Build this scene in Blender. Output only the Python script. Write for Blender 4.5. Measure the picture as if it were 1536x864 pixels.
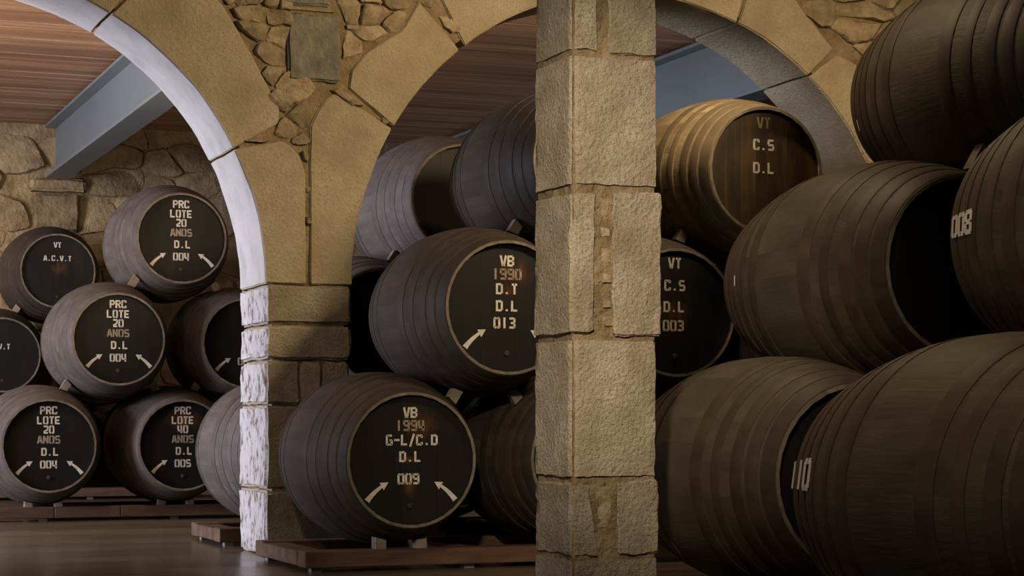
import bpy, bmesh, math, random
from mathutils import Vector, noise, Matrix
random.seed(7)
for o in list(bpy.data.objects): bpy.data.objects.remove(o)
C = bpy.context.scene.collection
R = math.radians

# ------------------------------------------------------------------ camera
CAMH = 0.87            # the unit is one cask girth (about a metre)
cd = bpy.data.cameras.new('camera'); cam = bpy.data.objects.new('camera', cd); C.objects.link(cam)
cam.location = (0, 0, CAMH); cam.rotation_euler = (R(90), 0, R(-21.72))
cd.sensor_width = 36; cd.lens = 2947/1536*36; cd.shift_y = 190/1536; cd.clip_end = 200
bpy.context.scene.camera = cam

# ------------------------------------------------------------------ world, lights, exposure
sc = bpy.context.scene
sc.view_settings.view_transform = 'Standard'; sc.view_settings.look = 'None'
sc.view_settings.gamma = 1; sc.view_settings.exposure = 0.0
w = bpy.data.worlds.new('world'); sc.world = w; w.use_nodes = True
bg = w.node_tree.nodes['Background']; bg.inputs[0].default_value = (.55, .7, 1, 1); bg.inputs[1].default_value = .6

def area(name, loc, target, sx, sy, power, col, spread=180):
    l = bpy.data.lights.new(name, 'AREA'); l.shape = 'RECTANGLE'; l.size = sx; l.size_y = sy
    l.energy = power; l.color = col; l.spread = R(spread)
    o = bpy.data.objects.new(name, l); C.objects.link(o); o.location = loc
    d = Vector(target)-Vector(loc); o.rotation_euler = d.to_track_quat('-Z', 'Y').to_euler()
    return o
def spot(name, loc, target, power, col, size, blend=.6, rad=.15):
    l = bpy.data.lights.new(name, 'SPOT'); l.energy = power; l.color = col; l.spot_size = R(size); l.spot_blend = blend
    l.shadow_soft_size = rad
    o = bpy.data.objects.new(name, l); C.objects.link(o); o.location = loc
    d = Vector(target)-Vector(loc); o.rotation_euler = d.to_track_quat('-Z', 'Y').to_euler()
    return o
COOL = (.74, .82, 1.0); WARM = (1.0, .75, .44)
area('daylight_rear_doorway', (-5.6, 14.2, 2.0), (3, 13.6, 1.7), 3.2, 3.2, 1200, (.82, .84, 1.0))
area('daylight_front_window', (-5.6, 8.4, 2.6), (3, 8.8, 1.6), 1.6, 1.8, 30, COOL)
spot('ceiling_spot_arcade', (5.4, 8.0, 3.7), (3.4, 11.75, 2.75), 500, WARM, 78, .8, .3)
spot('added_spot_spandrel', (6.9, 9.4, 3.9), (7.0, 11.75, 3.3), 130, WARM, 80, .8)  # unseen spot added to brighten the rubble right of the middle arch
spot('ceiling_spot_casks', (5.3, 9.9, 3.95), (5.7, 10.7, 2.6), 110, WARM, 110, .8, .06)
spot('ceiling_spot_pillar', (.3, 2.1, 3.6), (3.1, 7.0, 1.55), 1500, (1, .82, .60), 25, .9)
spot('ceiling_spot_right', (3.9, 8.3, 3.95), (4.8, 7.6, 1.6), 95, WARM, 120, .8)
spot('added_spot_pier', (1.0, 8.6, 3.9), (3.3, 11.75, .8), 95, WARM, 50, .8)  # unseen spot added to lift the dark lower front of the pier
spot('ceiling_spot_near', (1.6, 3.6, 3.9), (3.9, 4.9, .6), 210, WARM, 45, .9)
spot('added_uplight_rear', (1.2, 12.7, 1.7), (1.3, 14.9, 4.0), 520, (1, .76, .5), 120, .8)  # unseen uplight added behind the arcade to brighten the rear ceiling boards
spot('added_uplight_middle', (5.6, 12.9, 2.2), (5.4, 14.0, 4.0), 75, (1, .78, .6), 110, .8)  # second added uplight, for the boards seen through the middle arch
spot('ceiling_spot_far', (0.2, 18.6, 3.7), (2.0, 21.8, 2.3), 330, (1, .75, .42), 62, 1)
spot('added_spot_rear_floor', (1.9, 14.6, 4.0), (2.5, 15.0, 0), 200, (1, .74, .42), 75, .9)  # unseen spot added to put a warm pool on the rear floor
area('added_fill_front', (2.4, 6.0, 3.95), (2.8, 9.0, 0), 2.0, 2.0, 9, (1, .8, .55))  # no real fitting: soft warm fill added over the front room

# ------------------------------------------------------------------ materials
def mat(name, cols, scale=(4, 4, 4), detail=6, rough=.8, bump=.3, bscale=40, spec=.3, vary=.25, coord='Object',
        speck=None, speck_scale=120, rough_var=0, stops=None, metallic=0, bdist=.01, bstretch=(1, 1, 1), dist=0):
    m = bpy.data.materials.new(name); m.use_nodes = True; N = m.node_tree.nodes; L = m.node_tree.links
    b = N['Principled BSDF']; b.inputs['Specular IOR Level'].default_value = spec; b.inputs['Metallic'].default_value = metallic
    tc = N.new('ShaderNodeTexCoord'); oi = N.new('ShaderNodeObjectInfo')
    add = N.new('ShaderNodeVectorMath'); add.operation = 'ADD'
    mul = N.new('ShaderNodeMath'); mul.operation = 'MULTIPLY'; mul.inputs[1].default_value = 37
    L.new(oi.outputs['Random'], mul.inputs[0])
    L.new(tc.outputs[coord], add.inputs[0]); L.new(mul.outputs[0], add.inputs[1])
    mp = N.new('ShaderNodeMapping'); mp.inputs['Scale'].default_value = scale; L.new(add.outputs[0], mp.inputs[0])
    n1 = N.new('ShaderNodeTexNoise'); n1.inputs['Scale'].default_value = 1; n1.inputs['Detail'].default_value = detail
    n1.inputs['Roughness'].default_value = .62; n1.inputs['Distortion'].default_value = dist
    L.new(mp.outputs[0], n1.inputs['Vector'])
    cr = N.new('ShaderNodeValToRGB'); e = cr.color_ramp
    stops = stops or [.3 + .4*i/max(1, len(cols)-1) for i in range(len(cols))]
    while len(e.elements) < len(cols): e.elements.new(.5)
    for i, c in enumerate(cols): e.elements[i].position = stops[i]; e.elements[i].color = (*c, 1)
    L.new(n1.outputs['Fac'], cr.inputs[0])
    out = cr.outputs[0]
    if speck:
        n2 = N.new('ShaderNodeTexNoise'); n2.inputs['Scale'].default_value = speck_scale; n2.inputs['Detail'].default_value = 2
        L.new(add.outputs[0], n2.inputs['Vector'])
        r2 = N.new('ShaderNodeValToRGB'); r2.color_ramp.elements[0].position = .52; r2.color_ramp.elements[1].position = .68
        L.new(n2.outputs['Fac'], r2.inputs[0])
        mx = N.new('ShaderNodeMix'); mx.data_type = 'RGBA'; L.new(r2.outputs[0], mx.inputs['Factor'])
        L.new(out, mx.inputs['A']); mx.inputs['B'].default_value = (*speck, 1); out = mx.outputs['Result']
    hv = N.new('ShaderNodeHueSaturation'); mr = N.new('ShaderNodeMapRange')
    mr.inputs['To Min'].default_value = 1-vary; mr.inputs['To Max'].default_value = 1+vary
    L.new(oi.outputs['Random'], mr.inputs['Value']); L.new(mr.outputs[0], hv.inputs['Value'])
    L.new(out, hv.inputs['Color']); L.new(hv.outputs[0], b.inputs['Base Color'])
    b.inputs['Roughness'].default_value = rough
    if rough_var:
        rr = N.new('ShaderNodeMapRange'); rr.inputs['To Min'].default_value = rough-rough_var; rr.inputs['To Max'].default_value = rough+rough_var
        L.new(n1.outputs['Fac'], rr.inputs['Value']); L.new(rr.outputs[0], b.inputs['Roughness'])
    if bump:
        mb = N.new('ShaderNodeMapping'); mb.inputs['Scale'].default_value = bstretch; L.new(add.outputs[0], mb.inputs[0])
        nb = N.new('ShaderNodeTexNoise'); nb.inputs['Scale'].default_value = bscale; nb.inputs['Detail'].default_value = 5
        nb.inputs['Roughness'].default_value = .6
        L.new(mb.outputs[0], nb.inputs['Vector'])
        bp = N.new('ShaderNodeBump'); bp.inputs['Strength'].default_value = bump; bp.inputs['Distance'].default_value = bdist
        L.new(nb.outputs['Fac'], bp.inputs['Height']); L.new(bp.outputs[0], b.inputs['Normal'])
    return m
M = {}
M['granite'] = mat('granite', [(.27, .215, .14), (.39, .33, .24), (.50, .44, .345)], (6, 6, 6), detail=10, bump=.9, bscale=60, bdist=.02, speck=(.30, .245, .175), speck_scale=110, vary=.10)
M['limewash'] = mat('limewash', [(.15, .11, .09), (.43, .41, .40), (.50, .49, .48)], (18, 18, 13), bump=.8, bscale=34, bdist=.015, vary=.0, stops=[.38, .47, .62])
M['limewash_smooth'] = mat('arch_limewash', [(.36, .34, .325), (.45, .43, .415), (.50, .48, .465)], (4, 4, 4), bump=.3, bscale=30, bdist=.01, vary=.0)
M['voussoir'] = mat('dressed_granite', [(.32, .26, .165), (.43, .36, .24), (.50, .44, .32)], (2.5, 2.5, 2.5), bump=.8, bscale=38, bdist=.016, speck=(.34, .28, .18), speck_scale=90, vary=.08)
M['grey'] = mat('grey_granite', [(.13, .13, .105), (.20, .19, .155), (.30, .275, .21)], (14, 14, 9), bump=1, bscale=22, bdist=.02, vary=.05)
M['rubble'] = mat('rubble_stone', [(.20, .15, .09), (.33, .26, .16), (.45, .38, .26)], (12, 12, 12), detail=8, bump=1, bscale=40, bdist=.015, vary=.25)
M['mortar'] = mat('lime_mortar', [(.16, .11, .06), (.27, .20, .11), (.36, .28, .17)], (6, 6, 6), bump=1, bscale=25, bdist=.03, vary=0)
M['farstone'] = mat('far_wall_stone', [(.14, .10, .055), (.26, .19, .11), (.36, .28, .17)], (4, 4, 4), bump=.9, bscale=14, bdist=.04, vary=.22)
M['plaster'] = mat('old_plaster', [(.16, .13, .09), (.22, .18, .13)], (2, 2, 2), bump=.3, vary=0)
M['floor'] = mat('polished_floor', [(.07, .055, .038), (.12, .095, .062), (.16, .125, .078)], (.5, 2.2, 1), rough=.24, rough_var=.10, bump=.12, bscale=9, spec=.5, vary=0)
M['plank'] = mat('ceiling_plank', [(.24, .125, .07), (.37, .21, .125), (.48, .30, .19)], (.6, 9, 9), detail=4, bump=.2, bscale=8, bstretch=(.3, 8, 8), vary=.22, rough=.6)
M['steel'] = mat('painted_steel', [(.145, .17, .18), (.18, .205, .215)], (1, 1, 1), bump=0, rough=.45, spec=.5, vary=0)
SC = (24, 1.5, 24)
M['stave'] = mat('aged_stave', [(.033, .025, .019), (.050, .038, .030), (.074, .057, .044)], (9, 1.6, 9), detail=6, bump=.25, bscale=6, bstretch=(10, 1, 10), rough=.68, spec=.25, vary=.07)
M['stave_lamplit'] = mat('lamplit_stave', [(.14, .105, .060), (.25, .195, .12), (.38, .31, .20)], (9, 1.6, 9), detail=5, bump=.25, bscale=6, bstretch=(10, 1, 10), rough=.58, spec=.35, vary=.08)  # same wood as the other casks, lightened to carry the lamplight on it
M['stave_brown'] = mat('brown_stave', [(.040, .031, .020), (.066, .052, .034), (.095, .076, .051)], (4, 1.8, 4), detail=7, bump=.3, bscale=6, bstretch=(10, 1, 10), rough=.62, spec=.3, vary=.10)
M['hoop_brown'] = mat('brown_hoop', [(.032, .021, .013), (.070, .047, .029)], (9, 2, 9), bump=.25, bscale=60, bdist=.002, rough=.6, spec=.35, vary=.15)
M['stave_grey'] = mat('grey_stave', [(.062, .049, .042), (.090, .074, .065), (.120, .102, .092)], (9, 1.6, 9), detail=6, bump=.25, bscale=6, bstretch=(10, 1, 10), rough=.7, spec=.25, vary=.07)  # lighter grey wood for the left rear stack and behind the arcade
M['hoop_grey'] = mat('grey_hoop', [(.055, .043, .036), (.100, .083, .073)], (9, 2, 9), bump=.25, bscale=60, bdist=.002, rough=.65, spec=.3, vary=.12)  # lighter grey hoops for the same casks
M['chime'] = mat('stave_end', [(.12, .10, .075), (.22, .185, .14)], (20, 20, 20), bump=.3, rough=.7, vary=.15)
M['hoop'] = mat('hoop_iron', [(.029, .021, .016), (.057, .042, .032)], (9, 2, 9), bump=.25, bscale=60, bdist=.002, rough=.62, spec=.3, vary=.12)
M['hoop_lamplit'] = mat('lamplit_hoop', [(.12, .09, .055), (.20, .155, .095)], (9, 2, 9), bump=.25, bscale=60, bdist=.002, rough=.5, spec=.5, vary=.12)  # hoops lightened like their staves, lamplight put into the colour
M['head'] = mat('black_head', [(.006, .005, .0045), (.009, .0075, .007), (.022, .012, .007)], (7, 3, 1.6), detail=3, bump=.12, bscale=5, bstretch=(16, 1, 1), rough=.55, spec=.3, vary=.1, stops=[.3, .6, .85])
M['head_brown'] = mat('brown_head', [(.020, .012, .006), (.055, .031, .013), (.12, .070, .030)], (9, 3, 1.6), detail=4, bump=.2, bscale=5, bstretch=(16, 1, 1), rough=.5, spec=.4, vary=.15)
M['worn'] = mat('worn_head_wood', [(.030, .013, .006), (.10, .045, .017), (.17, .085, .030)], (22, 3, 5), detail=4, bump=0, rough=.55, vary=0)
def soft_edge(m):
    N = m.node_tree.nodes; L = m.node_tree.links; b = N['Principled BSDF']
    tc = N.new('ShaderNodeTexCoord'); mp = N.new('ShaderNodeMapping'); mp.inputs['Location'].default_value = (-1, 0, -1); mp.inputs['Scale'].default_value = (2, 0, 2)
    L.new(tc.outputs['Generated'], mp.inputs[0]); ln = N.new('ShaderNodeVectorMath'); ln.operation = 'LENGTH'; L.new(mp.outputs[0], ln.inputs[0])
    nz = N.new('ShaderNodeTexNoise'); nz.inputs['Scale'].default_value = 9; L.new(tc.outputs['Object'], nz.inputs['Vector'])
    ad = N.new('ShaderNodeMath'); ad.operation = 'ADD'; L.new(ln.outputs['Value'], ad.inputs[0]); L.new(nz.outputs['Fac'], ad.inputs[1])
    mr = N.new('ShaderNodeMapRange'); mr.inputs['From Min'].default_value = .55; mr.inputs['From Max'].default_value = 1.35; mr.inputs['To Min'].default_value = .85; mr.inputs['To Max'].default_value = 0
    L.new(ad.outputs[0], mr.inputs['Value']); L.new(mr.outputs[0], b.inputs['Alpha'])
soft_edge(M['worn'])
M['paint'] = mat('stencil_paint', [(.48, .45, .38), (.75, .72, .65)], (30, 30, 30), bump=0, rough=.7, vary=0)
M['paint_faint'] = mat('faded_stencil_paint', [(.20, .15, .10), (.42, .36, .28)], (30, 30, 30), bump=0, rough=.7, vary=0)
M['chalk'] = mat('chalk', [(.6, .58, .54), (.8, .78, .74)], (60, 60, 60), bump=0, rough=.9, vary=0)
M['beam'] = mat('stand_beam', [(.065, .034, .021), (.11, .06, .037), (.155, .092, .06)], (2, 12, 12), bump=.3, bscale=10, bstretch=(1, 8, 8), rough=.65, vary=.15)
M['wedge'] = mat('chock_wood', [(.14, .11, .08), (.30, .25, .19)], (10, 10, 10), bump=.3, rough=.8, vary=.2)
M['foot'] = mat('metal_foot', [(.3, .3, .3), (.4, .4, .4)], (9, 9, 9), bump=0, rough=.4, vary=0, metallic=.6)
M['lamp'] = mat('lamp_body', [(.03, .03, .03), (.05, .05, .05)], (9, 9, 9), bump=0, rough=.5, vary=0)

# ------------------------------------------------------------------ helpers
def mesh(name, vs, fs, m, smooth=False):
    me = bpy.data.meshes.new(name); me.from_pydata([tuple(v) for v in vs], [], fs); me.validate()
    bm = bmesh.new(); bm.from_mesh(me); bmesh.ops.recalc_face_normals(bm, faces=bm.faces); bm.to_mesh(me); bm.free()
    if m: me.materials.append(m)
    if smooth:
        for p in me.polygons: p.use_smooth = True
    return me
def obj(name, me, parent=None, loc=(0, 0, 0), rot=(0, 0, 0)):
    o = bpy.data.objects.new(name, me); C.objects.link(o); o.location = loc; o.rotation_euler = rot
    if parent: o.parent = parent
    return o
def tag(o, label=None, cat=None, group=None, kind=None):
    if label: o['label'] = label
    if cat: o['category'] = cat
    if group: o['group'] = group
    if kind: o['kind'] = kind
    return o
def boxdata(x0, x1, y0, y1, z0, z1, b=0.0):
    if b <= 0:
        vs = [(x, y, z) for x in (x0, x1) for y in (y0, y1) for z in (z0, z1)]
        return vs, [(0, 1, 3, 2), (4, 6, 7, 5), (0, 4, 5, 1), (2, 3, 7, 6), (0, 2, 6, 4), (1, 5, 7, 3)]
    vs = []; f = []
    for sx in (0, 1):
        for sy in (0, 1):
            for sz in (0, 1):
                X, Y, Z = (x0, x1)[sx], (y0, y1)[sy], (z0, z1)[sz]; a = b*(1-2*sx); c = b*(1-2*sy); d = b*(1-2*sz)
                vs += [(X, Y+c, Z+d), (X+a, Y, Z+d), (X+a, Y+c, Z)]
    bm = bmesh.new()
    for v in vs: bm.verts.new(v)
    bmesh.ops.convex_hull(bm, input=list(bm.verts)); bm.verts.index_update()
    v2 = [tuple(v.co) for v in bm.verts]; f = [[v.index for v in fc.verts] for fc in bm.faces]; bm.free()
    return v2, f
def box(name, x0, x1, y0, y1, z0, z1, m, parent=None, b=0.0, local=True):
    cx, cy, cz = (x0+x1)/2, (y0+y1)/2, z0
    vs, fs = boxdata(x0-cx, x1-cx, y0-cy, y1-cy, 0, z1-z0, b)
    return obj(name, mesh(name, vs, fs, m), parent, (cx, cy, cz))
def poly_len(p):
    return [0]+[sum(math.dist(p[i], p[i+1]) for i in range(k+1)) for k in range(len(p)-1)]
def resample(p, n):
    L = poly_len(p); out = []
    for i in range(n+1):
        t = L[-1]*i/n; k = 0
        while k < len(L)-2 and L[k+1] < t: k += 1
        s = (t-L[k])/max(1e-9, L[k+1]-L[k]); out.append((p[k][0]+(p[k+1][0]-p[k][0])*s, p[k][1]+(p[k+1][1]-p[k][1])*s))
    return out
def grid_params(n, e):
    if n < 3: return [i/n for i in range(n+1)]
    return [0, e]+[e+(1-2*e)*i/(n-2) for i in range(1, n-2)]+[1-e, 1]
def patch(name, inner, outer, yf, yb, m, parent, n=8, mv=6, k=3, edge=.012, amp=.006, freq=9, low=.0, gap=.004, smooth=True, side=None, cham=0):
    """block whose front face spans two border curves in the X-Z plane, rough and round-edged"""
    inn = resample(inner, 40); out = resample(outer, 40)
    Lu = (poly_len(inn)[-1]+poly_len(out)[-1])/2; Lv = (math.dist(inn[0], out[0])+math.dist(inn[-1], out[-1]))/2; Lw = abs(yb-yf)
    gu = grid_params(n, edge/Lu); gv = grid_params(mv, edge/Lv); gw = grid_params(k, min(.4, edge/Lw))
    def at(u, v, w_):
        f = u*40; i = min(39, int(f)); s = f-i
        a = [inn[i][q]+(inn[i+1][q]-inn[i][q])*s for q in (0, 1)]; b = [out[i][q]+(out[i+1][q]-out[i][q])*s for q in (0, 1)]
        return Vector((a[0]+(b[0]-a[0])*v, yf+(yb-yf)*w_, a[1]+(b[1]-a[1])*v))
    cen = at(.5, .5, .5); V = {}; vs = []; F = []; tagface = set()
    if cham and k >= 3: gu[1] = cham/Lu; gw[1] = cham/Lw
    NI, NJ, NK = len(gu)-1, len(gv)-1, len(gw)-1
    def vid(i, j, l):
        if (i, j, l) in V: return V[(i, j, l)]
        u, v, w_ = gu[i], gv[j], gw[l]
        ub, vb, wb = i in (0, NI), j in (0, NJ), l in (0, NK)
        g = gap+ (edge*.75 if (ub+vb+wb) >= 2 else 0)
        if ub: u = (g/Lu) if i == 0 else 1-g/Lu
        if vb: v = (g/Lv) if j == 0 else 1-g/Lv
        if wb and (ub or vb): w_ = (edge*.5/Lw) if l == 0 else 1-edge*.5/Lw
        if cham and i == 0 and l == 0: w_ = cham*.8/Lw
        p = at(u, v, w_)
        nv = noise.noise_vector(p*freq)+.5*noise.noise_vector(p*freq*2.7)
        p = p+nv*amp
        if low: p = p+noise.noise_vector(p*2.2)*low
        V[(i, j, l)] = len(vs); vs.append(p-cen); return V[(i, j, l)]
    for l in (0, NK):
        for i in range(NI):
            for j in range(NJ): F.append((vid(i, j, l), vid(i+1, j, l), vid(i+1, j+1, l), vid(i, j+1, l)))
    for j in (0, NJ):
        for i in range(NI):
            for l in range(NK):
                if side and side[0] == 'inner' and j == 0: tagface.add(len(F))
                F.append((vid(i, j, l), vid(i+1, j, l), vid(i+1, j, l+1), vid(i, j, l+1)))
    for i in (0, NI):
        for j in range(NJ):
            for l in range(NK):
                if side and side[0] == 'left' and i == 0: tagface.add(len(F))
                F.append((vid(i, j, l), vid(i, j+1, l), vid(i, j+1, l+1), vid(i, j, l+1)))
    me = mesh(name, vs, F, m, smooth)
    if side:
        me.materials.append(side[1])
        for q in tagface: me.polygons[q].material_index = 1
    if smooth:
        try: me.set_sharp_from_angle(angle=R(50))
        except Exception: pass
    return obj(name, me, parent, cen)
def block(name, x0, x1, z0, z1, yf, yb, m, parent, **k):
    return patch(name, [(x0, z0), (x1, z0)], [(x0, z1), (x1, z1)], yf, yb, m, parent, **k)
def clip(poly, a, b, c):
    out = []
    for i in range(len(poly)):
        p, q = poly[i], poly[(i+1) % len(poly)]; dp = a*p[0]+b*p[1]-c; dq = a*q[0]+b*q[1]-c
        if dp <= 0: out.append(p)
        if dp*dq < 0:
            t = dp/(dp-dq); out.append((p[0]+(q[0]-p[0])*t, p[1]+(q[1]-p[1])*t))
    return out
def cells(x0, x1, z0, z1, sx, sz, jit=.42, thin=0):
    """irregular stone cells: jittered brick-like seeds, nearest-seed regions"""
    seeds = []; r = 0; z = z0-sz
    while z < z1+sz:
        x = x0-sx+(r % 2)*sx/2
        while x < x1+sx:
            seeds.append((x+random.uniform(-jit, jit)*sx, z+random.uniform(-jit, jit)*sz)); x += sx*random.uniform(.75, 1.3)
        z += sz; r += 1
    if thin: seeds = [q for q in seeds if random.random() > thin]
    out = []
    k = sx/sz
    for s in seeds:
        if not (x0 <= s[0] <= x1 and z0 <= s[1] <= z1): continue
        p = [(x0, z0), (x1, z0), (x1, z1), (x0, z1)]
        for t in seeds:
            if t is s or abs(t[0]-s[0]) > 3*sx or abs(t[1]-s[1]) > 3*sz: continue
            a, b = (t[0]-s[0]), (t[1]-s[1])*k*k
            c = (t[0]**2-s[0]**2)/2+(t[1]**2-s[1]**2)/2*k*k
            p = clip(p, a, b, c)
            if not p: break
        if len(p) >= 3: out.append((s, p))
    return out
def cell_stone(name, p, y, depth, m, parent, gap=.012, proud=.02, rnd=.25):
    cx = sum(q[0] for q in p)/len(p); cz = sum(q[1] for q in p)/len(p)
    # drop very short edges, cut corners
    q = []
    for i in range(len(p)):
        a, b = p[i], p[(i+1) % len(p)]
        if math.dist(a, b) < .012: continue
        cu = random.uniform(.07, .2)
        for t_ in ((cu, .5, 1-cu) if math.dist(a, b) > .05 else (.25, .75)):
            nn = noise.noise_vector(Vector((a[0]*31+t_*7, b[1]*31, y))); am_ = .08*math.dist(a, b)
            q.append((a[0]+(b[0]-a[0])*t_+nn[0]*am_, a[1]+(b[1]-a[1])*t_+nn[1]*am_))
    n = len(q)
    if n < 5: return None
    size = math.sqrt(abs(sum(q[i][0]*q[(i+1) % n][1]-q[(i+1) % n][0]*q[i][1] for i in range(n)))/2)
    if size < .04: return None
    pr = proud*random.uniform(.3, 1.4); vs = []; F = []; tx = random.uniform(-.18, .18); tz = random.uniform(-.18, .18)
    for ring, (sc_, yy) in enumerate(((1, depth), (1, .0), (1-rnd*.35, -pr*.7), (1-rnd*1.6, -pr))):
        for (a, b) in q:
            d = math.hypot(a-cx, b-cz); g = max(.3, 1-gap/max(d, .01))*sc_ if ring else max(.3, 1-gap/max(d, .01))
            j = noise.noise_vector(Vector((a*13, b*13, y+ring)))*.010*min(1, size*8) if ring else Vector((0, 0, 0))
            vs.append(((a-cx)*g+j[0], yy+j[1]*.8+((a-cx)*tx+(b-cz)*tz if ring > 1 else 0), (b-cz)*g+j[2]))
    vs.append((0, -pr*random.uniform(.8, 1.3), 0))
    for r_ in range(3):
        for i in range(n): F.append((r_*n+i, r_*n+(i+1) % n, (r_+1)*n+(i+1) % n, (r_+1)*n+i))
    for i in range(n): F.append((3*n+i, 3*n+(i+1) % n, 4*n))
    F.append(tuple(range(n)))
    me = mesh(name, vs, F, m, True)
    try: me.set_sharp_from_angle(angle=R(40))
    except Exception: pass
    return obj(name, me, parent, (cx, y, cz))

# ------------------------------------------------------------------ room shell
Z0 = CAMH; CEIL = 3.17+CAMH; WF = 11.75; WB = 12.41; FARY = 21.8
def shell(name, *a, m=None, **k): return tag(box(name, *a, m or M['plaster'], **k), kind='structure')
tag(box('floor', -6.4, 12, -3, FARY+.4, -.2, 0, M['floor']), kind='structure')
ceil = tag(box('ceiling', -6.4, 12, -3, FARY+.4, CEIL+.03, CEIL+.2, M['plank']), kind='structure')
y = 12.45; first = None; PW = .235
while y < FARY:                                             # boards laid parallel to the arcade
    for k, (xa, xb) in enumerate(((-1.5, 4.1), (4.1, 10.2))):
        off = .25*((int(y*10)) % 3)
        vs, fs = boxdata(-(xb-xa)/2+.002, (xb-xa)/2-.002, -PW/2+.004, PW/2-.004, 0, .03, .003)
        key = ('plank', k)
        if first is None or key not in first: first = {**(first or {}), key: mesh('plank', vs, fs, M['plank'])}
        obj('plank', first[key], ceil, ((xa+xb)/2, y+PW/2-(FARY+.4-3)/2, -.03+random.uniform(0, .006)))
    y += PW
# ceiling object origin sits at its centre; parent offset handled by box(): x centre 2.8, y centre (FARY-2.6)/2
for o in ceil.children:
    o.location.x -= 2.8
shell('wall_right', 12, 12.3, -3, FARY+.4, 0, CEIL+.2)
shell('wall_near', -6.4, 12, -3.3, -3, 0, CEIL+.2)
# left wall with the two openings that let the daylight in
wl = tag(box('wall_left', -6.7, -6.4, -3, 7.4, 0, CEIL+.2, M['plaster']), kind='structure')
def wl_piece(y0, y1, z0, z1):
    o = box('wall_section', -6.7, -6.4, y0, y1, z0, z1, M['plaster']); o.parent = wl; o.location -= wl.location
wl_piece(7.4, 9.4, 0, 1.6); wl_piece(7.4, 9.4, 3.6, CEIL+.2); wl_piece(9.4, 12.4, 0, CEIL+.2)
wl_piece(12.4, 16.0, 3.7, CEIL+.2); wl_piece(16.0, FARY+.4, 0, CEIL+.2)

# far stone wall
wf = tag(box('wall_far', -6.4, 12, FARY+.03, FARY+.4, 0, CEIL+.2, M['mortar']), kind='structure')
def under(parent, o):
    if o: o.parent = parent; o.location -= parent.location
    return o
for s, p in cells(-3.4, 6.6, 1.0, CEIL, .50, .34, .30):
    if 2.98 < s[0] < 3.62 and s[1] < 3.52: continue
    under(wf, cell_stone('stone', p, FARY+.02, .06, M['farstone'], None, gap=.010, proud=.035, rnd=.05))
under(wf, block('corbel_stone', 3.02, 3.62, 3.30, 3.44, FARY-.16, FARY+.1, M['farstone'], None, n=6, mv=4, k=3, edge=.03, amp=.02))
under(wf, block('pier_stone', 3.07, 3.56, 2.86, 3.28, FARY-.10, FARY+.1, M['farstone'], None, n=6, mv=6, k=3, edge=.03, amp=.015))
under(wf, block('pier_stone', 3.05, 3.57, 2.38, 2.84, FARY-.10, FARY+.1, M['farstone'], None, n=6, mv=6, k=3, edge=.03, amp=.015))
under(wf, block('pier_stone', 3.06, 3.56, 1.80, 2.36, FARY-.10, FARY+.1, M['farstone'], None, n=6, mv=6, k=3, edge=.03, amp=.015))

# ------------------------------------------------------------------ arcade wall
AL = (1.25, .80+Z0, 1.80); AM = (5.59, .80+Z0, 1.98)
def arc(A, a0, a1, n=14, r=None):
    return [(A[0]+(r or A[2])*math.cos(R(a0+(a1-a0)*i/n)), A[1]+(r or A[2])*math.sin(R(a0+(a1-a0)*i/n))) for i in range(n+1)]
# mortar core: outline with the two openings, a little wider than the dressed stones' faces
def core():
    top = CEIL; y0, y1 = WF+.022, WB-.02; vs = []; F = []; e = .05
    cols = []
    xs = sorted(set([-6.4, -1.1, AL[0]-AL[2]-e, AL[0]+AL[2]+e, AM[0]-AM[2]-e, AM[0]+AM[2]+e, 12.0] +
                    [AL[0]+(AL[2]+e)*math.cos(R(6*i)) for i in range(31)]+[AM[0]+(AM[2]+e)*math.cos(R(6*i)) for i in range(31)]))
    def low(x):
        for A in (AL, AM):
            r = A[2]+e
            if abs(x-A[0]) < r-1e-6: return A[1]+math.sqrt(max(0, r*r-(x-A[0])**2))
        return 0.0
    for a, b in zip(xs, xs[1:]):
        if b-a < 1e-5: continue
        mid = (a+b)/2; inside = low(mid) > 0
        za = low(a) if inside and low(a) > 0 else (AL[1] if inside else 0); zb = low(b) if inside and low(b) > 0 else (AL[1] if inside else 0)
        i = len(vs)
        vs += [(a, y0, za), (b, y0, zb), (b, y0, top), (a, y0, top), (a, y1, za), (b, y1, zb), (b, y1, top), (a, y1, top)]
        F += [(i, i+1, i+2, i+3), (i+4, i+7, i+6, i+5), (i, i+4, i+5, i+1), (i+3, i+2, i+6, i+7), (i, i+3, i+7, i+4), (i+1, i+5, i+6, i+2)]
    return tag(obj('wall_arcade', mesh('wall_arcade', vs, F, M['mortar'])), kind='structure')
wa = core()
VP = []
def vou(A, a0, a1, outer, n=16, mv=7, **k):
    inner = arc(A, a0, a1); outer = [(x, z+Z0) for x, z in outer]; VP.append(inner+outer[::-1])
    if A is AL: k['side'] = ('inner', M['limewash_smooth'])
    return patch('voussoir', inner, outer, WF, WB, M['voussoir'], wa, n=n, mv=mv, k=6, edge=.012, amp=.004, freq=8, low=.006, **k)
vou(AL, 0, 27, [(3.315, .80), (3.315, 1.5), (3.27, 1.62), (3.17, 1.69)])
vou(AL, 27, 61.7, [(3.14, 1.79), (3.15, 1.88), (3.0, 2.15), (2.80, 2.49), (2.5, 2.80)])
vou(AL, 61.7, 97, [(2.42, 2.82), (1.9, 3.1), (1.0, 3.1)])
vou(AL, 97, 140, [(.98, 3.1), (.2, 2.9), (-.5, 2.4)])
vou(AL, 140, 180, [(-.52, 2.36), (-1.0, 1.6), (-1.1, .80)])
vou(AM, 180, 149.6, [(3.335, .80), (3.335, 1.80), (3.40, 1.93), (3.50, 2.005)])
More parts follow.
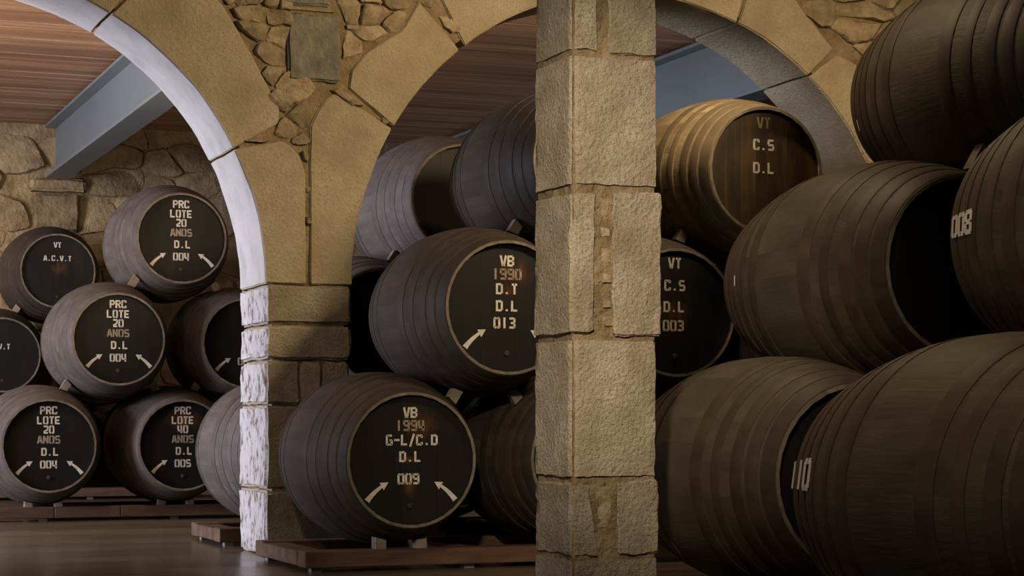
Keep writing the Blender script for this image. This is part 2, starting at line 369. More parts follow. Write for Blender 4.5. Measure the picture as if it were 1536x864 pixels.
vou(AM, 149.3, 129.6, [(3.58, 2.03), (3.60, 2.15), (3.70, 2.27), (3.93, 2.42), (4.05, 2.62)])
vou(AM, 128.6, 101, [(4.16, 2.70), (4.35, 2.92), (4.8, 3.1), (5.2, 3.12)])
vou(AM, 101, 68.6, [(5.21, 3.12), (5.8, 3.12), (6.37, 2.84)])
vou(AM, 68.4, 50, [(6.38, 2.82), (6.77, 2.86), (6.86, 2.74), (7.07, 2.52)])
vou(AM, 49.8, 22, [(7.09, 2.48), (7.28, 2.42), (7.6, 2.0), (7.80, 1.70)])
vou(AM, 21.8, 0, [(7.82, 1.68), (8.05, 1.3), (8.12, .80)])
def pier(x0, x1, courses):
    for c in courses:
        z0, z1 = c[0]+Z0, c[1]+Z0; cuts = c[2] if len(c) > 2 else []
        xs = [x0]+cuts+[x1]
        for a, b in zip(xs, xs[1:]):
            dx = random.uniform(-.006, .006)
            if x0 == 3.05: dx = 0 if a == x0 else dx
            block('pier_block', a+dx, b+dx, z0, z1, WF+random.uniform(-.012, .004), WB, M['granite'], wa, n=12, mv=8, k=10, edge=.02, amp=.009, freq=11, low=.006, side=('left', M['limewash']) if a == 3.05 else None)
CO = [(-.87, -.465), (-.46, .055), (.06, .332), (.338, .55), (.556, .80)]
pier(3.05, 3.602, [CO[0], (CO[1][0], CO[1][1]), (.06, .332, [3.28, 3.42]), CO[3], CO[4]])
pier(-1.1, -.55, CO); pier(7.57, 8.12, CO)
# the tall grey slab and its broken neighbour, then the rubble of the spandrels
block('grey_slab', 3.19, 3.535, 2.06+Z0, 2.485+Z0, WF-.012, WF+.2, M['grey'], wa, n=9, mv=9, k=3, edge=.018, amp=.010, freq=9)
block('grey_slab', 3.15, 3.47, 2.53+Z0, 2.80+Z0, WF-.006, WF+.2, M['grey'], wa, n=8, mv=6, k=3, edge=.018, amp=.010, freq=9)
block('thin_stone', 3.14, 3.50, 2.495+Z0, 2.522+Z0, WF+.0, WF+.2, M['rubble'], wa, n=6, mv=3, k=3, edge=.006, amp=.004)
block('thin_stone', 3.57, 3.70, 2.40+Z0, 2.435+Z0, WF-.004, WF+.2, M['rubble'], wa, n=5, mv=3, k=3, edge=.008, amp=.004)
def inside(x, z, poly):
    c = False
    for i in range(len(poly)):
        (xa, za), (xb, zb) = poly[i-1], poly[i]
        if (za > z) != (zb > z) and x < (xb-xa)*(z-za)/(zb-za)+xa: c = not c
    return c
def rub(x0, x1, z0, z1, sx, sz, skip=lambda x, z: False, **k):
    for s, p in cells(x0, x1, z0+Z0, z1+Z0, sx, sz, .5, .3):
        if skip(s[0], s[1]-Z0): continue
        cx = sum(q[0] for q in p)/len(p); cz = sum(q[1] for q in p)/len(p)
        if any(inside(cx, cz, v) for v in VP): continue
        if any(math.hypot(cx-A[0], cz-A[1]) < A[2]+.05 for A in (AL, AM)): continue
        ins = sum(any(inside(q[0], q[1], v) for v in VP) for q in p)/len(p)
        if ins: p = [(cx+(q[0]-cx)*(.6 if any(inside(q[0], q[1], v) for v in VP) else 1), cz+(q[1]-cz)*(.6 if any(inside(q[0], q[1], v) for v in VP) else 1)) for q in p]
        cell_stone('rubble_stone', p, WF+.018, .03, M['rubble'], wa, gap=.004, proud=.026, rnd=.11, **k)
rub(2.3, 4.6, 1.66, 3.15, .125, .088, lambda x, z: (3.17 < x < 3.56 and 2.04 < z < 2.82))
rub(3.285, 3.37, .95, 1.64, .05, .07)
rub(6.5, 8.4, 1.55, 3.15, .26, .14)

# ------------------------------------------------------------------ free-standing stone pillar in front
PX0, PX1, PY0, PY1 = 3.036, 3.41, 7.0, 7.375
pil = tag(obj('stone_pillar', None, None, ((PX0+PX1)/2, (PY0+PY1)/2, 0)), 'square free-standing pillar of stacked rough granite blocks, nearest in the middle', 'pillar')
def pb(x0, x1, z0, z1, y0=PY0, y1=PY1, name='stone_block', m=None, **k):
    d = dict(n=18, mv=18, k=12, edge=.009, amp=.0045, freq=22, low=.004, gap=.0025, cham=.028 if x0 <= PX0 else 0); d.update(k)
    return under(pil, block(name, x0, x1, z0+Z0, z1+Z0, y0, y1, m or M['granite'], None, **d))
def z_(px): return (622-px)*.002592
pb(PX0, PX1, -.87, -.56)
# course with pinning stones between two uprights
under(pil, patch('stone_block', [(PX0, -.555+Z0), (3.10, -.555+Z0), (3.165, -.555+Z0)], [(PX0, z_(722)+Z0), (3.10, z_(722)+Z0), (3.12, z_(723)+Z0)], PY0, PY1, M['granite'], None, n=12, mv=16, k=10, edge=.012, amp=.007, freq=16, low=.008, gap=.0025, cham=.02))
pb(3.165, 3.235, -.555, z_(800), PY0+.012, PY0+.25, 'pinning_stone', M['rubble'], n=6, mv=8, k=3, edge=.015, amp=.008)
pb(3.135, 3.225, z_(798), z_(725), PY0+.008, PY0+.25, 'pinning_stone', M['rubble'], n=6, mv=8, k=3, edge=.015, amp=.008)
pb(3.235, PX1+.004, -.555, z_(722), PY0-.004, PY1, n=10, mv=12, amp=.008)
pb(PX0, PX1-.004, z_(718), z_(507), amp=.006, freq=30)
under(pil, patch('stone_block', [(PX0-.004, z_(503)+Z0), (3.10, z_(503)+Z0), (3.135, z_(496)+Z0)], [(PX0-.002, z_(284)+Z0), (3.10, z_(284)+Z0), (3.142, z_(284)+Z0)], PY0-.006, PY1, M['granite'], None, n=12, mv=16, k=10, edge=.012, amp=.007, freq=16, low=.008, gap=.0025, cham=.02))
zz = 286
for i, h in enumerate((44, 34, 38, 30, 36, 30)):
    pb(3.144+.003*i, 3.213+.004*i, z_(zz+h-2), z_(zz), PY0+.004, PY0+.25, 'pinning_stone', M['rubble'], n=5, mv=6, k=3, edge=.02, amp=.009, freq=14); zz += h
pb(3.212, PX1+.014, z_(503), z_(284), PY0-.008, PY1, n=12, mv=14, amp=.009)
pb(PX0, PX1-.002, z_(278), z_(80), amp=.005, freq=30)
pb(PX0, 3.150, z_(76), 1.86, n=10, mv=10, amp=.006)
pb(3.195, PX1-.002, z_(78), 1.86, n=10, mv=10, amp=.008)
pb(3.155, 3.192, z_(72), 1.84, PY0+.012, PY0+.25, 'pinning_stone', M['rubble'], n=4, mv=8, k=3, edge=.01, amp=.006)
pb(PX0, PX1, 1.865, 2.45); pb(PX0, PX1, 2.455, 3.165)
vs, fs = boxdata(PX0+.012-(PX0+PX1)/2, PX1-.012-(PX0+PX1)/2, .011-(PY1-PY0)/2, (PY1-PY0)/2-.011, 0, CEIL-.01)
obj('mortar_core', mesh('mortar_core', vs, fs, M['mortar']), pil)

# ------------------------------------------------------------------ steel beams under the ceiling
def ibeam(x, y0, y1, label):
    zb, zt = 2.56+Z0, 3.135+Z0; hw = .13; t = .03
    b = tag(obj('steel_beam', None, None, (x, (y0+y1)/2, zb)), label, 'beam', 'steel beams under the boarded ceiling')
    h = (y1-y0)/2; H = zt-zb
    for nm, a in (('bottom_flange', (-hw, hw, -h, h, 0, t)), ('top_flange', (-hw, hw, -h, h, H-t, H)), ('web', (-.012, .012, -h, h, t, H-t))):
        v, f = boxdata(*a, .003); obj(nm, mesh(nm, v, f, M['steel']), b)
ibeam(3.30, WB+.02, FARY-.17, 'painted steel beam seen through the left arch, ending at the far stone wall')
ibeam(7.69, WB+.02, FARY-.03, 'painted steel beam seen right of the pillar above the pale brown cask')

# ------------------------------------------------------------------ casks
LH = .695; RB = .5; RE = .375; NS = 28
def prof(y): return RB-(RB-RE)*(abs(y)/LH)**2
def stave_mesh(m, mc):
    n = 14; hw = math.pi/NS-.0002; vs = []; F = []; ids = []
    for i in range(n+1):
        yy = -LH+2*LH*i/n; r = prof(yy); row = []
        for a in (-hw, 0, hw): vs.append((r*math.sin(a), yy, -r*math.cos(a)))
        th = .015
        for a in (hw, -hw): vs.append(((r-th)*math.sin(a), yy, -(r-th)*math.cos(a)))
        b = 5*i
        if i:
            for q in range(5): F.append((b-5+q, b-5+(q+1) % 5, b+(q+1) % 5, b+q))
    F.append((0, 1, 2, 3, 4)); F.append(tuple(5*n+q for q in (4, 3, 2, 1, 0)))
    me = mesh('stave', vs, F, m); me.materials.append(mc)
    for p in me.polygons:
        if len(p.vertices) == 5: p.material_index = 1
        else: p.use_smooth = True
    nrm = []
    for p in me.polygons:
        for li in p.loop_indices:
            v = me.vertices[me.loops[li].vertex_index].co; i5 = me.loops[li].vertex_index % 5
            if len(p.vertices) == 5 or i5 > 2 or max(me.vertices[q].index % 5 for q in p.vertices) > 2: nrm.append(tuple(p.normal)); continue
            r_ = math.hypot(v.x, v.z); sl = 2*(RB-RE)*v.y/LH**2; nn = Vector((v.x/r_, sl, v.z/r_)).normalized(); nrm.append(tuple(nn))
    me.normals_split_custom_set(nrm)
    return me
def hoop_mesh(y0, y1, m, t=.0036):
    n = 64; vs = []; F = []
    for i in range(n):
        a = 2*math.pi*i/n
        for yy, dr in ((y0, -.003), (y0, t*.6), (y0+.006, t), (y1-.006, t), (y1, t*.6), (y1, -.003)):
            r = prof(yy)+dr; vs.append((r*math.sin(a), yy, r*math.cos(a)))
    for i in range(n):
        j = (i+1) % n
        for q in range(5): F.append((6*i+q, 6*j+q, 6*j+q+1, 6*i+q+1))
    me = mesh('hoop', vs, F, m)
    for p in me.polygons: p.use_smooth = True
    try: me.set_sharp_from_angle(angle=R(30))
    except Exception: pass
    return me
HY = -LH+.035; HR = prof(HY)-.0155
def board_meshes(m):
    out = []; xs = [-HR, -.26, -.155, -.052, .05, .158, .262, HR]
    for a, b in zip(xs, xs[1:]):
        a2, b2 = a+.0003, b-.0003; n = 8; pt = []; pb_ = []
        for i in range(n+1):
            x = a2+(b2-a2)*i/n; h = math.sqrt(max(1e-5, HR*HR-x*x)); pt.append((x, h)); pb_.append((x, -h))
        loop = pt+pb_[::-1]; N_ = len(loop)
        dz = random.uniform(0, .0008); vs = [(x, dz, z) for x, z in loop]+[(x, .022, z) for x, z in loop]
        F = [tuple(range(N_)), tuple(range(2*N_-1, N_-1, -1))]+[(i, (i+1) % N_, N_+(i+1) % N_, N_+i) for i in range(N_)]
        out.append(mesh('head_board', vs, F, m))
    return out
HOOPS = [(-LH+.006, -LH+.078), (-LH+.096, -LH+.160), (-LH+.182, -LH+.244), (-.385, -.330), (-.265, -.185)]
HOOPS = HOOPS+[(-b, -a) for a, b in HOOPS[::-1]]
KIND = {}
for kn, sm, hm, hd in (('dark', 'stave', 'hoop', 'head'), ('brown', 'stave_brown', 'hoop_brown', 'head'), ('grey', 'stave_grey', 'hoop_grey', 'head'), ('pale', 'stave_lamplit', 'hoop_lamplit', 'head_brown')):
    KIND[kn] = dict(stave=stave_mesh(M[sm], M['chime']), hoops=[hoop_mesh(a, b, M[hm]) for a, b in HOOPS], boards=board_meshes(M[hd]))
# stencilled glyphs as strokes on a 4 x 6 grid (x right, y up)
G = {
 '0': [(0, .5, 0, 5.5), (3, .5, 3, 5.5), (0, 5.6, 1.1, 5.6), (1.9, 5.6, 3, 5.6), (0, .4, 1.1, .4), (1.9, .4, 3, .4)],
 '1': [(1.5, 0, 1.5, 6)], '2': [(0, 5.6, 3, 5.6), (3, 5.6, 3, 3.4), (3, 3, 0, 1.2), (0, .4, 3, .4)],
 '3': [(0, 5.6, 2.8, 5.6), (3, 5.5, 3, 3.4), (1, 3, 2.8, 3), (3, 2.6, 3, .5), (0, .4, 2.8, .4)],
 '4': [(0, 6, 0, 2.6), (0, 2, 3.4, 2), (2.6, 6, 2.6, 0)], '5': [(3, 5.6, 0, 5.6), (0, 5.4, 0, 3.4), (0, 3, 3, 3), (3, 2.6, 3, .5), (0, .4, 3, .4)],
 '8': [(0, .5, 0, 2.6), (0, 3.4, 0, 5.5), (3, .5, 3, 2.6), (3, 3.4, 3, 5.5), (.5, 3, 2.5, 3), (0, 5.6, 3, 5.6), (0, .4, 3, .4)],
 '9': [(0, 3.4, 0, 5.5), (3, .5, 3, 5.5), (.5, 3, 2.5, 3), (0, 5.6, 3, 5.6), (0, .4, 3, .4)],
 'A': [(0, 0, 1.3, 6), (3.2, 0, 1.9, 6), (1, 1.8, 2.2, 1.8)], 'B': [(0, 0, 0, 6), (.8, 5.6, 2.6, 5.6), (.8, .4, 2.6, .4), (.8, 3, 2.6, 3), (3, 3.4, 3, 5.3), (3, .7, 3, 2.6)],
 'C': [(0, .5, 0, 5.5), (0, 5.6, 1.2, 5.6), (1.8, 5.6, 3, 5.6), (0, .4, 1.2, .4), (1.8, .4, 3, .4), (3, 4.4, 3, 5.6), (3, .4, 3, 1.6)],
 'D': [(0, 0, 0, 6), (.9, 5.6, 2.6, 5.6), (.9, .4, 2.6, .4), (3, .6, 3, 5.4)],
 'E': [(0, 0, 0, 6), (.9, 5.6, 3, 5.6), (.9, 3, 2.5, 3), (.9, .4, 3, .4)],
 'G': [(0, .5, 0, 5.5), (0, 5.6, 1.2, 5.6), (1.8, 5.6, 3, 5.6), (0, .4, 1.2, .4), (1.8, .4, 3, .4), (3, .4, 3, 2.8), (1.8, 2.8, 3, 2.8)],
 'L': [(0, 0, 0, 6), (.9, .4, 3, .4)], 'N': [(0, 0, 0, 6), (3, 0, 3, 6), (.6, 5, 2.4, 1)],
 'O': [(0, .5, 0, 5.5), (3, .5, 3, 5.5), (0, 5.6, 1.1, 5.6), (1.9, 5.6, 3, 5.6), (0, .4, 1.1, .4), (1.9, .4, 3, .4)],
 'P': [(0, 0, 0, 6), (.8, 5.6, 2.6, 5.6), (.8, 2.8, 2.6, 2.8), (3, 3.1, 3, 5.3)],
 'R': [(0, 0, 0, 6), (.8, 5.6, 2.6, 5.6), (.8, 2.9, 2.6, 2.9), (3, 3.2, 3, 5.3), (1.8, 2.5, 3.1, 0)],
 'S': [(3, 5.6, 0, 5.6), (0, 5.4, 0, 3.4), (0, 3, 3, 3), (3, 2.6, 3, .5), (0, .4, 3, .4)],
 'T': [(0, 5.6, 1.1, 5.6), (1.9, 5.6, 3, 5.6), (1.5, 0, 1.5, 5)], 'V': [(0, 6, 1.3, 0), (3.2, 6, 1.9, 0)],
 '.': [(1.4, .1, 1.4, 1.0)], '-': [(0, 3, 3, 3)], '/': [(.4, -.8, 2.8, 6.6)]}
def strokes(text, h, tw=1.1, adv=4.7):
    u = h/6; quads = []; Wd = adv*u*len(text)-(adv-3)*u; x = -Wd/2
    for ch in text:
        for (a, b, c, d) in G.get(ch, []):
            p = Vector((x+a*u, b*u)); q = Vector((x+c*u, d*u)); dr = (q-p).normalized(); n = Vector((-dr.y, dr.x))*tw*u/2*1.15; e = dr*tw*u*.12
            quads.append([p-e-n, q+e-n, q+e+n, p-e+n])
        x += adv*u
    return quads
def lettering(parent, lines, h, m='paint', name='lettering'):
    for (t, x, zc, *hh) in lines:
        vs = []; F = []
        for q in strokes(t, hh[0] if hh else h):
            i = len(vs)
            for yy in (0, .0012):
                vs += [(x+p.x, yy, zc-(hh[0] if hh else h)/2+p.y) for p in q]
            F += [(i, i+1, i+2, i+3), (i+4, i+7, i+6, i+5)]+[(i+k, i+(k+1) % 4, i+4+(k+1) % 4, i+4+k) for k in range(4)]
        obj(name, mesh(name, vs, F, M[m]), parent, (0, HY-.0018, .5))
def arrow(parent, tail, tip, bend, s=1.0):
    """curved tapering stroke with a broad head"""
    T = Vector(tail); P = Vector(tip); d = P-T; L = d.length; n = Vector((-d.y, d.x))/L; c = (T+P)/2+n*bend
    def bz(t): return T*(1-t)**2+c*2*t*(1-t)+P*t*t
    ring = []; pts = []
    for i in range(7):
        t = .80*i/6; p = bz(t); dd = (bz(t+.01)-p).normalized(); nn = Vector((-dd.y, dd.x)); wd = (.013-.008*t)*s*(1.15 if i else 1.25)
        pts.append((p+nn*wd, p-nn*wd))
    hb = bz(.74); dd = (bz(1)-hb).normalized(); nn = Vector((-dd.y, dd.x))
    vs = []; F = []
    for a, b in pts:
        for yy in (0, .0012): vs += [(a.x, yy, a.y), (b.x, yy, b.y)]
    for i in range(6):
        q = 4*i; F += [(q, q+1, q+5, q+4), (q+2, q+6, q+7, q+3), (q, q+4, q+6, q+2), (q+1, q+3, q+7, q+5)]
    F += [(0, 2, 3, 1), (24, 25, 27, 26)]
    i = len(vs)
    for yy in (-.0002, .0012):
        for p in (hb+nn*.024*s, hb-nn*.024*s, bz(1)+dd*.004): vs.append((p.x, yy, p.y))
    F += [(i, i+1, i+2), (i+3, i+5, i+4), (i, i+3, i+4, i+1), (i+1, i+4, i+5, i+2), (i+2, i+5, i+3, i)]
    return obj('arrow', mesh('arrow', vs, F, M['paint']), parent, (0, HY-.0019, .5))
def worn(parent, x, z, w_, h_, seed):
    """brown wood showing where the black paint has worn off, ragged outline"""
    rnd = random.Random(seed); n = 18; vs = [(x, 0, z)]
    for i in range(n):
        a = 2*math.pi*i/n; k = rnd.uniform(.7, 1.1); vs.append((x+w_*.68*math.copysign(abs(math.cos(a))**.6, math.cos(a))*k, 0, z+h_*.68*math.copysign(abs(math.sin(a))**.6, math.sin(a))*k))
    F = [(0, 1+i, 1+(i+1) % n) for i in range(n)]
    return obj('worn_patch', mesh('worn_patch', vs, F, M['worn']), parent, (0, HY-.0009, .5))
def plug(parent):
    n = 16; vs = [(r_*math.cos(2*math.pi*i/n), y_, r_*math.sin(2*math.pi*i/n)) for r_, y_ in ((.017, 0), (.015, -.007), (.009, -.009)) for i in range(n)]
    F = [(q*n+i, q*n+(i+1) % n, (q+1)*n+(i+1) % n, (q+1)*n+i) for q in (0, 1) for i in range(n)]+[tuple(range(2*n, 3*n))]
    return obj('head_plug', mesh('head_plug', vs, F, M['hoop']), parent, (0, HY, .5-.255))
def side_mark(parent, text, y, zc, h, name='side_lettering'):
    vs = []; F = []
    for q in strokes(text, h):
        i = len(vs)
        for e in (.0078, .006):
            for p in q:
                yy = y-p.x; a = (zc-h/2+p.y)/RB; r = prof(yy)+e; vs.append((-r*math.cos(a), yy, r*math.sin(a)))
        F += [(i, i+1, i+2, i+3), (i+4, i+7, i+6, i+5)]+[(i+k, i+(k+1) % 4, i+4+(k+1) % 4, i+4+k) for k in range(4)]
    return obj(name, mesh(name, vs, F, M['chalk']), parent, (0, 0, .5))
CASKS = {}
def cask(key, X, Y, zb, label, group, kind='dark', text=(), h=.056, arrows=None, patches=(), roll=None, faint=()):
    k = KIND[kind]
    t = tag(obj('wine_cask', None, None, (X, Y, zb)), label, 'barrel', group)
    rnd = random.Random(key); ro = rnd.uniform(0, .2) if roll is None else roll
    for i in range(NS): obj('stave', k['stave'], t, (0, 0, .5), (0, 2*math.pi*i/NS+ro, 0))
    for hm in k['hoops']: obj('hoop', hm, t, (0, 0, .5))
    hd = obj('head', None, t, (0, HY, .5))
    for bm_ in k['boards']: obj('head_board', bm_, hd)
    for hh in ((HY,)):
        # the rear head, closing the far end
        n = 40; vs = [(HR*math.cos(2*math.pi*i/n), 0, HR*math.sin(2*math.pi*i/n)) for i in range(n)]
        if 'rear' not in KIND: KIND['rear'] = mesh('rear_head', vs, [tuple(range(n))], M['head'])
        obj('rear_head', KIND['rear'], t, (0, -HY, .5))
    for i, p in enumerate(patches): worn(t, *p, seed=key+str(i))
    if text: lettering(t, text, h)
    if faint: lettering(t, faint, h, 'paint_faint', 'faded_lettering')
    if text: plug(t)
    if arrows:
        for a in arrows: arrow(t, *a)
    CASKS[key] = (X, Y, zb)
    return t
b0 = .12
def zr(h): return b0+h-.5          # h = height of centre above the stand, in girths
gM = 'casks stacked against the arcade wall'; gK = 'casks stacked behind the arcade wall'
gR = 'casks stacked at the right'; gF = 'nearest casks at the right edge'; gL = 'casks of the left rear stack'; gO = 'casks by the far wall'
AR = [((-.25, -.225), (-.13, -.125), .018), ((.265, -.225), (.145, -.125), -.018)]
# stack in front of the arcade
cask('m1', 3.50, 10.97, zr(.5), 'dark floor-level cask lettered VB 1994 G-L/C.D D.L 009 beside the arcade pier', gM, text=[('VB', 0, .262), ('G-L/C.D', .01, .110), ('D.L', .0, .018), ('009', -.01, -.105)], faint=[('1994', 0, .190)], arrows=AR, patches=[(.06, .19, .17, .17), (-.01, -.155, .10, .12), (-.02, .0, .12, .05)])
cask('m2', 4.585, 10.97, zr(.5), 'unlit floor-level cask between the VB 1994 cask and the near pillar', gM)
cask('m3', 5.67, 10.97, zr(.5), 'floor-level cask under the 003 cask, low behind the near pillar', gM)
cask('m4', 6.75, 10.97, zr(.5), 'floor-level cask farthest right along the arcade, behind the right stack', gM)
cask('m5', 4.04, 10.88, zr(1.348), 'dark second-row cask lettered VB 1990 D.T D.L 013 left of the pillar', gM, text=[('VB', 0, .262), ('D.T', -.0, .105), ('D.L', .0, .010), ('013', -.015, -.085)], faint=[('1990', 0, .188)], arrows=AR, patches=[(.05, .21, .18, .17), (.02, .1, .1, .1)], h=.058)
cask('m6', 5.13, 10.97, zr(1.345), 'dark second-row cask lettered VT C.S D.L 003 just right of the pillar', gM, text=[('VT', 0, .290), ('C.S', .0, .160), ('D.L', -.005, .035), ('003', -.01, -.075)], patches=[(.0, -.02, .22, .17)], h=.060)
cask('m7', 6.215, 10.97, zr(1.345), 'dark second-row cask under the brown VT cask, behind the right stack', gM)
cask('m8', 4.59, 10.95, zr(2.19), 'upper grey-brown cask with head hidden by the pillar, resting on the VB 1990 cask', gM)
cask('m9', 5.68, 10.90, zr(2.19), 'pale brown lamplit cask on top with brown head lettered VT C.S D.L', gM, 'pale', text=[('C.S', .0, .155), ('D.L', -.0, .018)], faint=[('VT', 0, .285)], h=.062)
# stack behind the arcade
KY = 13.14
cask('k1', 3.48, KY, zr(.5), 'blue-lit floor-level cask just left of the arcade pier', gK, 'grey')
cask('k2', 4.58, KY, zr(.5), 'floor-level cask in the dark behind the VB 1994 cask', gK, 'grey')
cask('k3', 5.66, KY, zr(.5), 'rear floor-level cask in the dark behind the near pillar', gK, 'grey')
cask('k4', 4.03, KY, zr(1.348), 'dark second-row cask, its rim peeping out left behind the VB 1990 cask', gK, 'grey')
cask('k5', 5.12, KY, zr(1.348), 'rear second-row cask hidden behind the VB 1990 cask and the pillar', gK, 'grey')
cask('k6', 4.58, KY-.08, zr(2.19), 'violet-grey top cask in the middle arch, its shaded head turned right', gK, 'grey')
# right stack
cask('r1', 4.16, 7.42, zr(.5), 'dark brown floor-level cask right of the pillar with a worn pale hoop line', gR, 'brown')
cask('r2', 5.24, 7.45, zr(.5), 'floor-level cask under the large middle cask, hidden by the nearest cask', gR, 'brown')
cask('r3', 6.32, 7.45, zr(.5), 'floor-level cask farthest right of its row, outside the photo', gR, 'brown')
r4 = cask('r4', 4.71, 7.50, zr(1.36), 'large brown second-row cask right of centre, black head in shade', gR, 'brown')
cask('r5', 5.79, 7.47, zr(1.355), 'second-row cask at the right, hidden behind the cask with chalk number', gR, 'brown')
r6 = cask('r6', 5.23, 7.23, zr(2.215), 'very dark top cask in the upper right corner of the photo', gR, 'brown')
f1 = cask('f1', 3.60, 4.92, zr(.5), 'biggest, nearest brown cask filling the lower right corner', gF, 'brown')
cask('f2', 4.70, 4.92, zr(.5), 'floor-level cask right of the biggest nearest one, outside the frame', gF, 'brown')
f3 = cask('f3', 4.15, 4.84, zr(1.345), 'brown cask cut by the right edge, white chalk number on its side', gF, 'brown')
side_mark(f3, '008', .565, .03, .085); side_mark(f1, '110', .60, .07, .11, 'chalk_mark'); side_mark(r6, '1', .60, -.16, .06, 'chalk_mark'); side_mark(r4, '1', .44, .0, .05, 'chalk_mark')
# left rear stack
PT = lambda n: [('PRC', 0, .285), ('LOTE', 0, .205), (n, 0, .130)]
P2 = lambda n: [('D.L', .01, -.048), (n, .0, -.150)]
cask('l1', 2.38, 16.68, zr(.5), 'floor-level cask lettered PRC LOTE 20 ANOS D.L 004 at the left edge', gL, 'grey', text=PT('20')+P2('004'), faint=[('ANOS', 0, .050)], h=.060, arrows=AR)
cask('l2', 3.47, 16.70, zr(.5), 'floor-level cask lettered PRC LOTE 40 ANOS D.L 005, second from the left edge', gL, 'grey', text=PT('40')+P2('005'), faint=[('ANOS', 0, .050)], h=.060, arrows=AR, patches=[(0, .2, .3, .2)])
cask('l3', 4.55, 16.70, zr(.5), 'floor-level cask of the left rear stack, hidden behind the arcade pier', gL, 'grey')
cask('l4', 2.93, 16.65, zr(1.362), 'second-row cask lettered PRC LOTE 20 ANOS D.L 004 in the left stack', gL, 'grey', text=PT('20')+P2('004'), faint=[('ANOS', 0, .050)], h=.060, arrows=AR)
cask('l5', 4.01, 16.74, zr(1.345), 'second-row cask half hidden by the whitewashed pier, one arrow showing', gL, 'grey', arrows=AR, text=[('004', 0, -.150)], h=.060)
cask('l6', 3.48, 16.81, zr(2.21), 'top cask of the left stack, lettered PRC LOTE 20 ANOS D.L 004', gL, 'grey', text=PT('20')+P2('004'), faint=[('ANOS', 0, .050)], h=.060, arrows=AR)
# stack by the far wall
cask('o1', 2.00, 20.8, zr(.5), 'floor-level cask by the far wall, behind the left rear stack', gO)
cask('o2', 3.08, 20.8, zr(.5), 'floor-level cask by the far wall, hidden behind the PRC LOTE 40 cask', gO)
cask('o3', 4.16, 20.8, zr(.5), 'floor-level cask by the far wall nearest the arcade pier, hidden', gO)
cask('o4', 2.54, 20.85, zr(1.348), 'small far cask cut by the left edge with V.T in white', gO, text=[('VT', -.06, .22), ('A.C.V.T', -.06, .085)], h=.052)
cask('o5', 3.62, 20.85, zr(1.345), 'far second-row cask in the dark behind the middle of the left stack', gO)
cask('o6', 3.08, 20.80, zr(2.20), 'far top cask lettered VT A.C.V.T in front of the stone wall', gO, text=[('VT', -.0, .265), ('A.C.V.T', 0, .130)], h=.052, patches=[(.02, .02, .16, .2)])

# ------------------------------------------------------------------ stands
def stand(x0, x1, y0, y1, label, group='timber stands under the casks', joints=()):
    s = tag(obj('cask_stand', None, None, ((x0+x1)/2, (y0+y1)/2, 0)), label, 'stand', group)
    cx, cy = (x0+x1)/2, (y0+y1)/2
    xs = [x0]+list(joints)+[x1]
    for nm, ya, yb in (('front_beam', y0, y0+.16), ('rear_beam', y1-.16, y1)):
        for a, b in zip(xs, xs[1:]):
            v, f = boxdata(a-cx+.002, b-cx-.002, ya-cy, yb-cy, .026, .118, .005); obj(nm, mesh(nm, v, f, M['beam']), s)
    for x in (x0,)+tuple(x0+1.08*k+.90 for k in range(int((x1-x0-.5)/1.08))):
        v, f = boxdata(x-cx-.0, x-cx+.16, y0+.162-cy, y1-.162-cy, .03, .112, .005); obj('cross_beam', mesh('cross_beam', v, f, M['beam']), s)
        for yy in (y0+.05, y1-.11):
            v, f = boxdata(x-cx+.05, x-cx+.11, yy-cy, yy-cy+.06, 0, .028); obj('foot', mesh('foot', v, f, M['foot']), s)
    return s
stand(2.93, 7.3, 10.42, 11.52, 'low timber stand on the floor below the VB 1994 cask')
stand(3.0, 6.2, 12.75, 13.6, 'low timber stand with pinkish end under the blue-lit cask')
stand(1.4, 5.0, 16.25, 17.1, 'low dark timber stand under the left rear casks', joints=(2.46, 3.0))
stand(3.62, 6.9, 6.95, 7.9, 'timber stand under the right stack, its corner just showing right of the pillar')
stand(3.05, 5.2, 4.45, 5.35, 'timber stand under the nearest casks, below the photo')
stand(1.4, 4.8, 20.4, 21.2, 'timber stand under the casks by the far wall')

# ------------------------------------------------------------------ chocks
def lab(k): return {'m1': 'VB 1994 cask', 'm2': 'unlit cask left of pillar', 'm3': 'floor cask behind pillar', 'm4': 'last floor cask by arcade',
    'm5': 'VB 1990 cask', 'm6': '003 cask', 'm7': 'cask hidden under brown one', 'm8': 'top cask behind pillar', 'm9': 'pale brown VT cask',
    'k1': 'blue-lit cask', 'k2': 'first rear floor cask', 'k3': 'second rear floor cask', 'k4': 'peeping rear cask', 'k5': 'hidden rear second-row cask', 'k6': 'violet-grey top cask',
    'r1': 'brown floor cask right of pillar', 'r2': 'hidden right floor cask', 'r3': 'last right floor cask', 'r4': 'large brown cask', 'r5': 'hidden right second-row cask', 'r6': 'top right corner cask',
    'f1': 'biggest nearest cask', 'f2': 'nearest cask outside frame', 'f3': 'chalk-numbered cask',
    'l1': 'left-edge LOTE 20 cask', 'l2': 'LOTE 40 cask', 'l3': 'left floor cask behind pier', 'l4': 'middle LOTE 20 cask', 'l5': 'cask half behind white pier', 'l6': 'top LOTE 20 cask',
    'o1': 'far left floor cask', 'o2': 'far middle floor cask', 'o3': 'far right floor cask', 'o4': 'far left-edge cask', 'o5': 'far dark cask', 'o6': 'A.C.V.T cask'}[k]
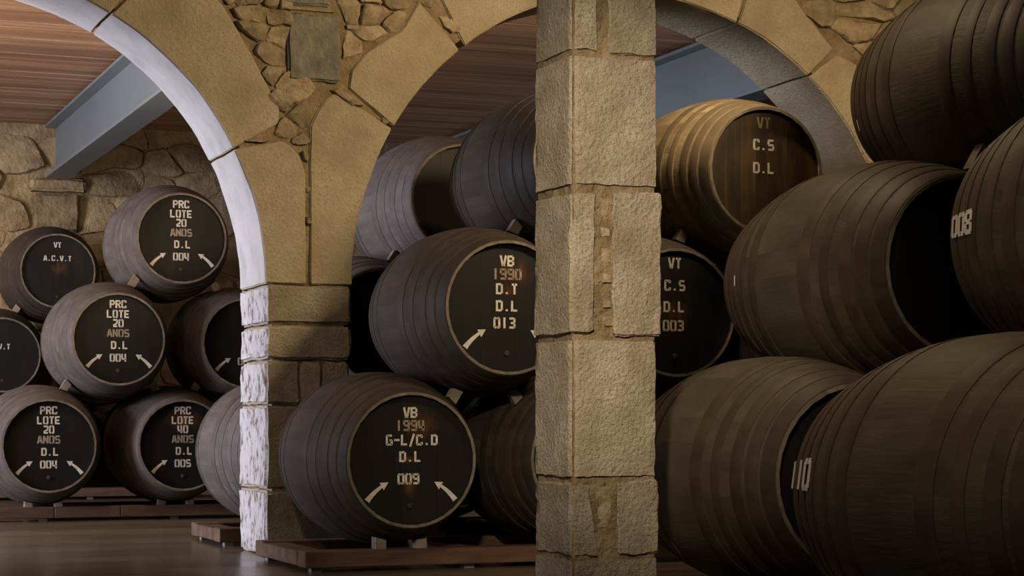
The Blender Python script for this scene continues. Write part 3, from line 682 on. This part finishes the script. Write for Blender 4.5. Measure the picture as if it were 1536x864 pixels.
def chock(kl, ku, side):
    """small wooden wedge in the nip between a lower and an upper cask, at their front"""
    (x1, y1, z1), (x2, y2, z2) = CASKS[kl], CASKS[ku]; yc = min(y1, y2)-.30
    r1, r2 = prof(yc-y1+.028)+.0065, prof(yc-y2+.028)+.0065; c1 = Vector((x1, z1+.5)); c2 = Vector((x2, z2+.5)); d = (c2-c1); D = d.length; u = d/D; n = Vector((-u.y, u.x))*side
    pts = []
    for s in (.075, .135):
        a = c1+u*math.sqrt(r1*r1-s*s)+n*s; b = c2-u*math.sqrt(r2*r2-s*s)+n*s
        if s == .075: pts = [a, b]
        else: pts += [b, a]
    m_ = (pts[0]+pts[1]+pts[2]+pts[3])/4
    vs = [(p.x-m_.x, yy, p.y-m_.y) for yy in (-.028, .028) for p in pts]
    F = [(0, 1, 2, 3), (7, 6, 5, 4), (0, 4, 5, 1), (1, 5, 6, 2), (2, 6, 7, 3), (3, 7, 4, 0)]
    o = obj('wooden_chock', mesh('wooden_chock', vs, F, M['wedge']), None, (m_.x, yc, m_.y))
    where = 'left' if n.x < 0 else 'right'
    tag(o, 'wooden chock between the %s and %s' % (lab(kl), lab(ku)), 'wedge', 'chocks between stacked casks')
for kl, ku, s in (('m1', 'm5', -1), ('m2', 'm5', 1), ('m6', 'm9', 1), ('m5', 'm8', 1), ('m2', 'm6', -1), ('m3', 'm6', 1), ('m7', 'm9', 1), ('m6', 'm8', -1),
                  ('l1', 'l4', 1), ('l2', 'l4', -1), ('l4', 'l6', 1), ('l5', 'l6', -1), ('l2', 'l5', 1), ('o4', 'o6', 1), ('o5', 'o6', -1), ('o1', 'o4', 1), ('o2', 'o4', -1),
                  ('r1', 'r4', -1), ('r2', 'r4', 1), ('r4', 'r6', 1), ('r5', 'r6', -1), ('f1', 'f3', 1), ('f2', 'f3', -1), ('k1', 'k4', 1), ('k2', 'k4', -1), ('k4', 'k6', 1), ('k5', 'k6', -1), ('k2', 'k5', 1), ('k3', 'k5', -1)):
    chock(kl, ku, s)
def floor_chock(k, side, yb):
    X, Y, zb = CASKS[k]; r = prof(yb-Y+.04)+.0065; zc = zb+.5; xa, xb = .09, .15; z0 = .1185
    p = [(side*xa, z0), (side*xb, z0), (side*xb, zc-math.sqrt(r*r-xb*xb)-.001), (side*xa, zc-math.sqrt(r*r-xa*xa)-.001)]
    vs = [(x-side*.12, yy, z-z0) for yy in (-.04, .04) for x, z in p]
    F = [(0, 1, 2, 3), (7, 6, 5, 4), (0, 4, 5, 1), (1, 5, 6, 2), (2, 6, 7, 3), (3, 7, 4, 0)]
    o = obj('wooden_chock', mesh('wooden_chock', vs, F, M['wedge']), None, (X+side*.12, yb, z0))
    tag(o, 'chock on the stand under the %s side of the %s' % ('left' if side < 0 else 'right', lab(k)), 'wedge', 'chocks on the stands')
for ks, yb in (('m1 m2 m3 m4', 10.50), ('k1 k2 k3', 12.83), ('l1 l2 l3', 16.33), ('r1 r2 r3', 7.03), ('f1 f2', 4.53), ('o1 o2 o3', 20.48)):
    for k in ks.split():
        for s in (-1, 1): floor_chock(k, s, yb)
